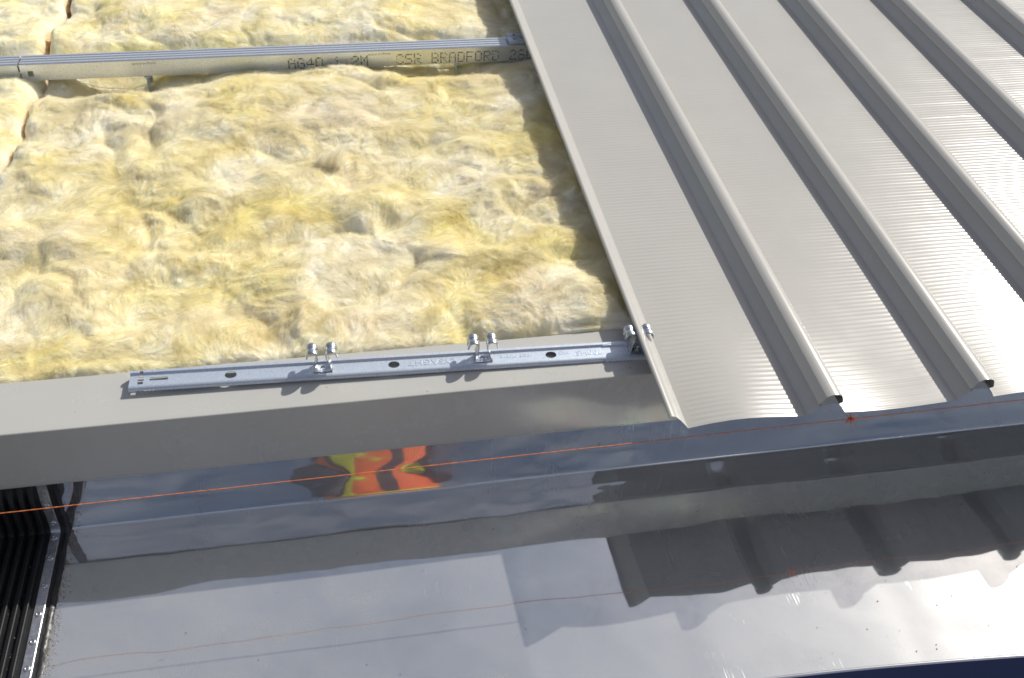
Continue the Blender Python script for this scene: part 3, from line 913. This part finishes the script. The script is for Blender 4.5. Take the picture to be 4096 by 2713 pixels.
def dots(text, x_start, char_w, z_top, pitch_z, parent, mat, rdot=0.00155):
    px = char_w / 6.0
    for ci, ch in enumerate(text):
        if ch == ' ': continue
        vv, ff = [], []
        rows = FONT[ch].split()
        for rI, row in enumerate(rows):
            for cI, b in enumerate(row):
                if b != '1': continue
                if random.random() < 0.05: continue
                cx = x_start + ci * char_w + cI * px + random.uniform(-.0002, .0002); cz = z_top - rI * pitch_z + random.uniform(-.0002, .0002)
                r = rdot * random.uniform(0.8, 1.12)
                b0 = len(vv)
                vv.append((cx, -0.00025, cz))
                for k in range(8):
                    t = 2 * math.pi * k / 8
                    vv.append((cx + r * math.cos(t), -0.00020, cz + r * math.sin(t)))
                for k in range(8): ff.append((b0, b0 + 1 + k, b0 + 1 + (k + 1) % 8))
        mesh_obj('letter', vv, ff, mat, parent, smooth=False)
BX = -1.0455
dots('AG40 1 2M   CSR BRADFORD 260', -0.5065 - BX, 0.01925, -0.0115, 0.00355, bar, M['black_ink'])
def text_mesh(name, txt, size, mat, parent, loc, rot, extrude=0.0, sx=1.0, bevel=0.0):
    cu = bpy.data.curves.new(name, 'FONT')
    cu.body = txt; cu.size = size; cu.extrude = extrude; cu.align_x = 'LEFT'
    cu.bevel_depth = bevel; cu.resolution_u = 3
    o = bpy.data.objects.new(name + '_tmp', cu)
    COL.objects.link(o)
    bpy.context.view_layer.update()
    me = bpy.data.meshes.new_from_object(o.evaluated_get(bpy.context.evaluated_depsgraph_get()))
    bpy.data.objects.remove(o)
    me.materials.clear(); me.materials.append(mat)
    q = link(bpy.data.objects.new(name, me), parent)
    q.location = loc; q.rotation_euler = rot; q.scale = (sx, 1, 1)
    if name == 'letter':                       # one object per letter
        bm = bmesh.new(); bm.from_mesh(me); bm.verts.ensure_lookup_table()
        seen = set(); isl = []
        for v0 in bm.verts:
            if v0.index in seen: continue
            st_ = [v0]; seen.add(v0.index); grp = []
            while st_:
                v = st_.pop(); grp.append(v.index)
                for e in v.link_edges:
                    w = e.other_vert(v)
                    if w.index not in seen: seen.add(w.index); st_.append(w)
            isl.append(set(grp))
        bm.free()
        for grp in isl:
            b2 = bmesh.new(); b2.from_mesh(me)
            b2.verts.ensure_lookup_table()
            bmesh.ops.delete(b2, geom=[v for v in b2.verts if v.index not in grp], context='VERTS')
            l_ = bm_obj('letter', b2, mat, parent, smooth=False)
            l_.location = loc; l_.rotation_euler = rot; l_.scale = (sx, 1, 1)
        bpy.data.objects.remove(q)
        return None
    q['kind'] = 'stuff'
    return q
for xa in (-0.777, -0.289):
    text_mesh('fine_print', 'Ashgrid AG40', 0.0068, M['grey_ink'], bar, (xa - BX, -0.0002, -0.0062), (R(90), R(180), 0), 0.0, 1.25)
# feet holding the bar above the deck
foot_bm = bmesh.new()
add_box(foot_bm, (0, 0, -0.06), (0.0035, 0.026, 0.075))
add_box(foot_bm, (0.0045, 0.012, -0.06), (0.0065, 0.0016, 0.075))
add_box(foot_bm, (0.002, 0, -0.1065), (0.030, 0.050, 0.002))
add_box(foot_bm, (0.002, 0, -0.0205), (0.014, 0.030, 0.002))
bmesh.ops.bevel(foot_bm, geom=foot_bm.edges, offset=0.0004, segments=1, affect='EDGES')
foot = bm_obj('bracket', foot_bm, M['galv'], bar)
foot.location = (-0.802 - BX, 0.012, -0.018)
for xx in (-0.145, 0.55, 1.25):
    f2 = foot.copy(); COL.objects.link(f2); f2.parent = bar; f2.location = (xx - BX, 0.012, -0.018)
f2 = foot.copy(); COL.objects.link(f2); f2.parent = bar2; f2.location = (0.9, 0.012, -0.018)

# ------------------------------------------------------------------ clip brackets
RP_OUT = [(0.0168, -0.0105), (0.0168, -0.0022), (0.0156, -0.0010), (0.0112, -0.0010), (0.0086, -0.0044), (-0.0092, -0.0046), (-0.0097, -0.0040), (-0.0128, -0.0040),
          (-0.0150, -0.0050), (-0.0164, -0.0068), (-0.0168, -0.0085), (-0.0168, -0.0100)]
def thick(p, t=0.0009):
    p = np.array(p); n = len(p)
    d = np.gradient(p, axis=0); d /= np.linalg.norm(d, axis=1)[:, None]
    nn = np.stack([-d[:, 1], d[:, 0]], -1)      # left of travel
    c = p.mean(0)
    inner = p + nn * t
    if inner[n // 2, 1] > p[n // 2, 1]: inner = p - nn * t
    return [tuple(v) for v in p] + [tuple(v) for v in inner[::-1]]
def make_rail(x0, x1, cuts, parent):
    bm = closed_sweep_bm(thick(RP_OUT), x0, x1)
    bc = bmesh.new()
    for c in cuts:
        if c[0] == 'o': add_cyl(bc, (c[1], c[2], -0.004), c[3], 0.03, 28, sx=1.25)
        elif c[0] == 's':
            add_box(bc, (c[1], c[2], -0.004), (c[3], c[4], 0.03))
            for sg in (-1, 1): pass
        elif c[0] == 'b': add_box(bc, c[1], c[2])
        elif c[0] == 't':
            r_ = bmesh.ops.create_cone(bc, cap_ends=True, segments=3, radius1=c[2], radius2=c[2], depth=0.02,
                                       matrix=Matrix.Translation((c[1], -0.0168, -0.0104)) @ Matrix.Rotation(R(90), 4, 'X') @ Matrix.Rotation(R(90), 4, 'Z'))
    return boolean_cut(bm, bc, 'rail', M['galv'], parent, 30)
def slot_cuts(x, y, L, w):
    return [('s', x, y, L - w, w), ('oo', x - (L - w) / 2, y, w / 2), ('oo', x + (L - w) / 2, y, w / 2)]
def end_cuts(x):
    """stamped end of the rail: window, slot and teeth"""
    c = [('b', (x + 0.0150, 0.0020, -0.005), (0.0085, 0.0075, 0.03)), ('b', (x + 0.0155, 0.0115, -0.005), (0.0050, 0.0050, 0.03)), ('b', (x + 0.0150, -0.0058, -0.005), (0.0075, 0.0050, 0.03)),
         ('s', x + 0.0395, 0.0008, 0.025, 0.0058)]
    for k in range(5): c.append(('t', x + 0.012 + k * 0.0052, 0.0032))
    return c
def hook_mesh(sgn):
    """spring leg rising from the base plate into a barrel-shaped hook that turns outward"""
    pr = [(0.0120, 0.0), (0.0115, 0.0035), (0.0100, 0.0085), (0.0078, 0.0145), (0.0060, 0.0198), (0.0054, 0.0235)]
    cx, cz, r = 0.0130, 0.0258, 0.0076
    for k in range(13):
        t = R(180 - k * 15.5); pr.append((cx + r * math.cos(t), cz + r * math.sin(t)))
    pr += [(0.0211, 0.0215), (0.0213, 0.0185)]
    pr = np.array(pr)
    nv = 21
    vs = np.linspace(-1, 1, nv)
    co = np.zeros((nv, len(pr), 3))
    for i, v in enumerate(vs):
        for j, (a, z) in enumerate(pr):
            legw = 0.0074 if z < 0.015 else 0.0074 + (0.0108 - 0.0074) * min(1, (z - 0.015) / 0.008)
            if a > 0.018 and z < 0.0250: legw = 0.0108 - 0.0036 * min(1, (0.0250 - z) / 0.005)
            neck = 1.0
            if j > 4:
                neck = 1.0 - 0.14 * math.exp(-(v / 0.22) ** 2) - 0.12 * max(0, abs(v) - 0.80) / 0.20
            aa = cx + (a - cx) * neck if j > 4 else a
            zz = cz + (z - cz) * neck if j > 5 else z
            co[i, j] = (sgn * aa, v * legw + 0.0015 + 0.0085 * min(1, z / 0.021), zz)
    f = grid_faces(nv, len(pr))
    return co, f
def make_clip(parent, x, y, z, bolt=False):
    c = bpy.data.objects.new('clip', None); COL.objects.link(c); c.parent = parent; c.location = (x, y, z); c.scale = (1.03, 1.03, 1.0)
    bm = bmesh.new()
    b2 = bmesh.new()
    add_box(b2, (0, 0.001, 0.0008), (0.0270, 0.0165, 0.0016))
    bmesh.ops.bevel(b2, geom=b2.edges, offset=0.0006, segments=2, affect='EDGES')
    add_cyl(bm, (0, 0.0015, 0), 0.0030, 0.02, 20, sx=1.1)
    bp = boolean_cut(b2, bm, 'base_plate', M['zinc'], c)
    for s in (-1, 1):
        co, f = hook_mesh(s)
        h = np_mesh('hook', co, f, M['zinc'], c, True, 40)
        md = h.modifiers.new('thickness', 'SOLIDIFY'); md.thickness = 0.0011; md.offset = 0
    if bolt:
        bm = bmesh.new()
        add_cyl(bm, (0, 0.0015, 0.0026), 0.0072, 0.0016, 24)
        add_cyl(bm, (0, 0.0015, 0.0060), 0.0040, 0.0056, 6)
        bmesh.ops.bevel(bm, geom=[e for e in bm.edges if e.calc_length() < 0.006], offset=0.0003, segments=1, affect='EDGES')
        bm_obj('bolt', bm, M['zinc'], c)
    return c
RROT = R(-1.75)
def rail_root(x, y, z, label):
    r = empty('clip_bracket', (x, y, z), RROT)
    tag(r, label, 'clip bracket', 'galvanised clip brackets that hold the roof sheets')
    return r
r1 = rail_root(-0.733, 0.1915, 0.0020, 'long galvanised bracket on the eave ledge with two free pairs of spring clips')
r1.rotation_euler = (0, R(0.46), RROT)
ca = math.cos(RROT)
def lx(x): return (x + 0.733) / ca
cuts = [('o', lx(-0.5952), -0.0005, 0.0066), ('o', lx(-0.3646), -0.0005, 0.0066), ('o', lx(-0.1324), -0.0005, 0.0066), ('b', (lx(-0.041), 0.0098, -0.004), (0.0065, 0.0055, 0.01)), ('b', (lx(-0.034), -0.0090, -0.006), (0.006, 0.0012, 0.01))] + end_cuts(0.0)
make_rail(0.0, lx(-0.004), cuts, r1)
make_clip(r1, lx(-0.4661), -0.0010, -0.0043)
make_clip(r1, lx(-0.2345), -0.0010, -0.0043)
for txt, xs_, sz, ex in (('LYSAGHT', -0.2745, 0.0145, 1.12), ('700HS', -0.0545, 0.0150, 1.0), ('MKII', -0.1045, 0.0085, 1.0), ('PCT 020018', -0.1640, 0.0078, 1.12)):
    text_mesh('letter', txt, sz, M['galv'], r1, (lx(xs_), 0.0048, -0.0047), (0, 0, R(180)), 0.00040, ex, 0.0002)
r2 = rail_root(-0.052, 0.1690, -0.0040, 'bracket bolted at the roof sheet edge, its clip gripping the sheet lip')
make_rail(0.0, 1.2, [('t', 0.006 + k * 0.0054, 0.0034) for k in range(7)], r2)
make_clip(r2, 0.0520, -0.0008, -0.0030, bolt=True)
r3 = rail_root(-0.0285, 1.1565, -0.0015, 'end of the bracket on top of the spacer bar under the roof sheet')
r3.rotation_euler = (0, 0, R(0.3))
make_rail(0.0, 1.3, end_cuts(0.0), r3)

# ------------------------------------------------------------------ string line
st = empty('string_line', (0.272, 0.0, -0.0165))
tag(st, 'thin orange builders string stretched along the ends of the roof sheets', 'string')
npt = 900
t = np.linspace(-2.6, 2.4, npt)
rad = 0.00054
co = []
for k in range(6):
    a = 2 * np.pi * k / 6 + t * 900
    rr = rad * (1 + 0.28 * (k % 3 == 0))
    zc = -0.0255 + (t + 0.875) * (0.0105 / 1.42) + 0.00015 * fbm(t / 0.05, t * 0, 401, 2)
    co.append(np.stack([t - 0.272, 0.0002 * fbm(t / 0.04, t * 0, 405, 2) + rr * np.cos(a), zc + 0.0165 + rr * np.sin(a)], -1))
co = np.stack(co + [co[0]], 1)
np_mesh('cord', co, grid_faces(npt, 7), M['string'], st, True)
vv, ff = [], []
for k in range(60):
    d = Vector((rng.normal(-0.3, 1), rng.normal(-0.5, .8), rng.normal(0.35, .8))).normalized()
    L = rng.uniform(0.005, 0.017)
    sd = d.cross(Vector((rng.normal(), rng.normal(), rng.normal()))).normalized() * rng.uniform(0.0003, 0.0006)
    p0 = Vector((rng.normal(0, 0.0012), 0, rng.normal(0, 0.001)))
    b0 = len(vv)
    for s in range(4):
        q = p0 + d * L * s / 3 + Vector((0, 0, -0.0018 * (s / 3) ** 2)); wv = sd * (1 - 0.7 * s / 3)
        vv += [tuple(q - wv), tuple(q + wv)]
        if s: ff.append((b0 + 2 * s - 2, b0 + 2 * s - 1, b0 + 2 * s + 1, b0 + 2 * s))
bmk = bmesh.new()
bmesh.ops.create_icosphere(bmk, subdivisions=2, radius=0.0024, matrix=Matrix.Diagonal((1.5, 1, 1, 1)))
off = len(vv)
vv += [tuple(v.co) for v in bmk.verts]; ff += [tuple(off + v.index for v in f.verts) for f in bmk.faces]
bmk.free()
mesh_obj('frayed_knot', vv, ff, M['string'], st)

# ------------------------------------------------------------------ grit, flakes and swarf
def specks(name, pts, size, mat, label=None, parent=None, flat=0.5):
    n = len(pts)
    tet = np.array([(1, 0, -.3), (-.5, .87, -.3), (-.5, -.87, -.3), (0, 0, .8)])
    sc = np.asarray(size)[:, None, None] * (0.6 + 0.8 * rng.random((n, 4, 1)))
    an = rng.random(n) * 6.28
    c, s = np.cos(an), np.sin(an)
    v = np.repeat(tet[None], n, 0)
    v = np.stack([v[..., 0] * c[:, None] - v[..., 1] * s[:, None], v[..., 0] * s[:, None] + v[..., 1] * c[:, None], v[..., 2] * flat], -1) * sc
    co = v + np.asarray(pts)[:, None, :]
    b = np.arange(n)[:, None] * 4
    f = np.concatenate([b + np.array([[0, 1, 3]]), b + np.array([[1, 2, 3]]), b + np.array([[2, 0, 3]]), b + np.array([[0, 2, 1]])])
    o = np_mesh(name, co, f, mat, parent, False)
    o['kind'] = 'stuff'
    return o
n = 160
x = rng.uniform(-0.8, 1.2, n); y = rng.uniform(-0.30, 0.08, n)
specks('floor_flecks', np.stack([x, y, gz(y) + 0.0008], -1), rng.gamma(2.0, 0.00026, n) + 0.00025, M['dark'])
n = 2600
y = rng.uniform(-0.31, 0.098, n); x = -0.852 + np.abs(rng.normal(0, 0.007, n)) * (0.6 + 0.9 * rng.random(n))
specks('grit', np.stack([x, y, gz(y) + 0.0006], -1), rng.gamma(2.0, 0.00016, n) + 0.00018, M['grit'])
n = 900
rid = -0.8805 - 0.0138 * rng.integers(0, 16, n) - 0.0125
ii = rng.integers(14, len(path), n)
pj = path[ii] + nrm[ii] * 0.0004
specks('bellows_grit', np.stack([rid + rng.normal(0, 0.0006, n), pj[:, 0] + rng.normal(0, 0.004, n), gz(pj[:, 0]) + 0.0042], -1), rng.gamma(2.0, 0.00013, n) + 0.00016, M['grit'])
n = 26
x = np.concatenate([rng.uniform(-0.85, 0.0, 14), rng.normal(-0.02, 0.02, 12)]); y = rng.uniform(0.128, 0.16, n)
specks('ledge_flecks', np.stack([x, y, np.full(n, ZL + 0.0006)], -1), rng.gamma(2.0, 0.0002, n) + 0.00025, M['dark'])

# ------------------------------------------------------------------ photographer (seen only as a reflection in the gutter wall)
def skin_body(name, verts, edges, radii, mat, parent, root=0, sub=2):
    me = bpy.data.meshes.new(name)
    me.from_pydata(verts, edges, [])
    me.update()
    o = link(bpy.data.objects.new(name, me), parent)
    sk = o.modifiers.new('skin', 'SKIN')
    for i, r in enumerate(radii):
        rr = r if isinstance(r, tuple) else (r, r)
        me.skin_vertices[0].data[i].radius = rr
    for i in range(len(verts)): me.skin_vertices[0].data[i].use_root = (i == root)
    sk.use_smooth_shade = True
    ss = o.modifiers.new('sub', 'SUBSURF'); ss.levels = sub; ss.render_levels = sub
    me.materials.append(mat)
    return o
PX, PY, DZ = -0.375, -1.06, -0.10
person = empty('person', (PX, PY, DZ))
tag(person, 'kneeling photographer in orange and yellow safety vest mirrored in the gutter wall', 'person')
V = [(0, 0, 0.42), (0, 0.0, 0.58), (0, 0.01, 0.74), (0, 0.01, 0.88), (0, 0.02, 0.97), (0, 0.03, 1.06),      # pelvis .. neck base .. neck
     (-0.17, 0.01, 0.90), (-0.165, 0.08, 0.74), (-0.19, 0.20, 0.98), (-0.125, 0.190, 1.12),
     (0.17, 0.01, 0.90), (0.165, 0.08, 0.74), (0.16, 0.20, 0.98), (0.075, 0.190, 1.12),
     (-0.11, 0.02, 0.38), (-0.16, 0.18, 0.07), (-0.16, -0.25, 0.06), (-0.16, -0.33, 0.05),
     (0.11, 0.02, 0.38), (0.16, 0.18, 0.07), (0.16, -0.25, 0.06), (0.16, -0.33, 0.05)]
Ed = [(0, 1), (1, 2), (2, 3), (3, 4), (4, 5), (3, 6), (6, 7), (7, 8), (8, 9), (3, 10), (10, 11), (11, 12), (12, 13),
      (0, 14), (14, 15), (15, 16), (16, 17), (0, 18), (18, 19), (19, 20), (20, 21)]
Rd = [(0.15, 0.11), (0.145, 0.105), (0.16, 0.11), (0.15, 0.10), 0.06, 0.052, 0.062, 0.045, 0.034, 0.026, 0.062, 0.045, 0.034, 0.026,
      0.085, 0.058, 0.042, 0.034, 0.085, 0.058, 0.042, 0.034]
body = skin_body('body', V, Ed, Rd, M['shirt'], person)
# head, tilted down towards the camera
HM = Matrix.Translation((-0.03, 0.060, 1.190)) @ Matrix.Rotation(R(-32), 4, 'X')
bm = bmesh.new()
bmesh.ops.create_uvsphere(bm, u_segments=24, v_segments=18, radius=1.0, matrix=HM @ Matrix.Diagonal((0.076, 0.098, 0.118, 1)))
bmesh.ops.create_cone(bm, cap_ends=True, segments=10, radius1=0.017, radius2=0.006, depth=0.045, matrix=HM @ Matrix.Translation((0, 0.099, -0.015)) @ Matrix.Rotation(R(25), 4, 'X'))
for s in (-1, 1):
    bmesh.ops.create_uvsphere(bm, u_segments=10, v_segments=8, radius=1.0, matrix=HM @ Matrix.Translation((s * 0.077, -0.010, -0.01)) @ Matrix.Diagonal((0.010, 0.020, 0.032, 1)))
bm_obj('head', bm, M['skin'], person, sharp=None)
bm = bmesh.new()
bmesh.ops.create_uvsphere(bm, u_segments=28, v_segments=16, radius=1.0, matrix=HM @ Matrix.Translation((0, -0.012, 0.018)) @ Matrix.Diagonal((0.086, 0.106, 0.112, 1)))
cutp = HM @ Vector((0, 0, 0.030)); cutn = (HM.to_3x3() @ Vector((0, 0.35, 1))).normalized()
bmesh.ops.delete(bm, geom=[v for v in bm.verts if (v.co - cutp).dot(cutn) < 0], context='VERTS')
bm_obj('hair', bm, M['hair'], person, sharp=None)
# vest with sleeves
def loft(name, rings, mat, seg=28):
    co = []
    for (cx, cy, cz, a, b) in rings:
        th = np.linspace(0, 2 * np.pi, seg, endpoint=False)
        co.append(np.stack([cx + a * np.sign(np.cos(th)) * np.abs(np.cos(th)) ** 0.85, cy + b * np.sign(np.sin(th)) * np.abs(np.sin(th)) ** 0.85, np.full(seg, cz)], -1))
    co = np.array(co)
    co += 0.004 * rng.standard_normal(co.shape) * np.array([1, 1, 0.3])
    n = len(rings)
    f = [(i * seg + j, i * seg + (j + 1) % seg, (i + 1) * seg + (j + 1) % seg, (i + 1) * seg + j) for i in range(n - 1) for j in range(seg)]
    return np_mesh(name, co, np.array(f), mat, person, True)
def panels(o, seg=28):
    """front of the vest: dark zip, yellow panels beside it, orange sides"""
    for mt in (M['vest_yellow'], M['navy']): o.data.materials.append(mt)
    for i, p in enumerate(o.data.polygons):
        j = i % seg
        p.material_index = {6: 2, 9: 1, 10: 2}.get(j, 0)
loft('vest_hem', [(0, 0, 0.36, 0.176, 0.150), (0, 0, 0.42, 0.171, 0.148), (0, 0, 0.50, 0.162, 0.143)], M['vest_orange'])
loft('vest_band', [(0, 0, 0.50, 0.163, 0.144), (0, 0, 0.56, 0.158, 0.142), (0, 0.005, 0.60, 0.162, 0.143)], M['vest_yellow'])
panels(loft('vest_body', [(0, 0.005, 0.60, 0.162, 0.143), (0, 0.008, 0.66, 0.165, 0.145), (0, 0.01, 0.72, 0.169, 0.146), (0, 0.012, 0.78, 0.171, 0.146), (0, 0.012, 0.83, 0.171, 0.143)], M['vest_orange']))
loft('vest_yoke', [(0, 0.012, 0.83, 0.171, 0.143), (0, 0.012, 0.90, 0.185, 0.135), (0, 0.015, 0.95, 0.15, 0.115), (0, 0.02, 0.985, 0.09, 0.085)], M['vest_yellow'])
for s in (-1, 1):
    for nm, pts, mt in (('shirt_sleeve', [((s * 0.155, 0.01, 0.91), 0.070), ((s * 0.165, 0.08, 0.74), 0.050), ((s * 0.155, 0.125, 0.86), 0.044)], M['shirt']),
                        ('trouser_leg', [((s * 0.10, 0.01, 0.40), 0.105), ((s * 0.16, 0.18, 0.078), 0.078), ((s * 0.16, -0.20, 0.072), 0.062)], M['navy'])):
        skin_body(nm, [p[0] for p in pts], [(0, 1), (1, 2)], [p[1] for p in pts], mt, person)
    bm = bmesh.new()
    add_box(bm, (s * 0.16, -0.36, 0.055), (0.085, 0.22, 0.09))
    bmesh.ops.bevel(bm, geom=bm.edges, offset=0.03, segments=3, affect='EDGES')
    bm_obj('boot', bm, M['boot'], person)
    for f in range(4):
        base = (s * 0.10 - 0.025, 0.190, 1.125)
        z = base[2] + 0.025 - 0.017 * f
        skin_body('finger', [base, (s * 0.088 - 0.025, 0.200, z), (s * 0.074 - 0.025, 0.194, z - 0.004), (s * 0.066 - 0.025, 0.178, z - 0.006)], [(0, 1), (1, 2), (2, 3)], [0.012, 0.009, 0.008, 0.007], M['skin'], person, 0, 1)
    skin_body('thumb', [(s * 0.10 - 0.025, 0.18, 1.12), (s * 0.085 - 0.025, 0.16, 1.135), (s * 0.068 - 0.025, 0.15, 1.14)], [(0, 1), (1, 2)], [0.013, 0.010, 0.008], M['skin'], person, 0, 1)
# camera held at the eye, just behind the viewpoint
cb = empty('photo_camera', (CAM_POS[0], CAM_POS[1], CAM_POS[2]))
cb.rotation_euler = Matrix(CAM_ROT).to_euler()
tag(cb, 'black camera held up by the kneeling photographer', 'camera')
bm = bmesh.new()
add_box(bm, (0, 0, 0.075), (0.13, 0.09, 0.05)); add_box(bm, (0, 0.055, 0.075), (0.05, 0.03, 0.05))
bmesh.ops.bevel(bm, geom=bm.edges, offset=0.006, segments=2, affect='EDGES')
bm_obj('camera_body', bm, M['cam_black'], cb)
bm = bmesh.new()
add_cyl(bm, (0, 0, 0.030), 0.032, 0.04, 28)
bm_obj('lens_barrel', bm, M['cam_black'], cb)
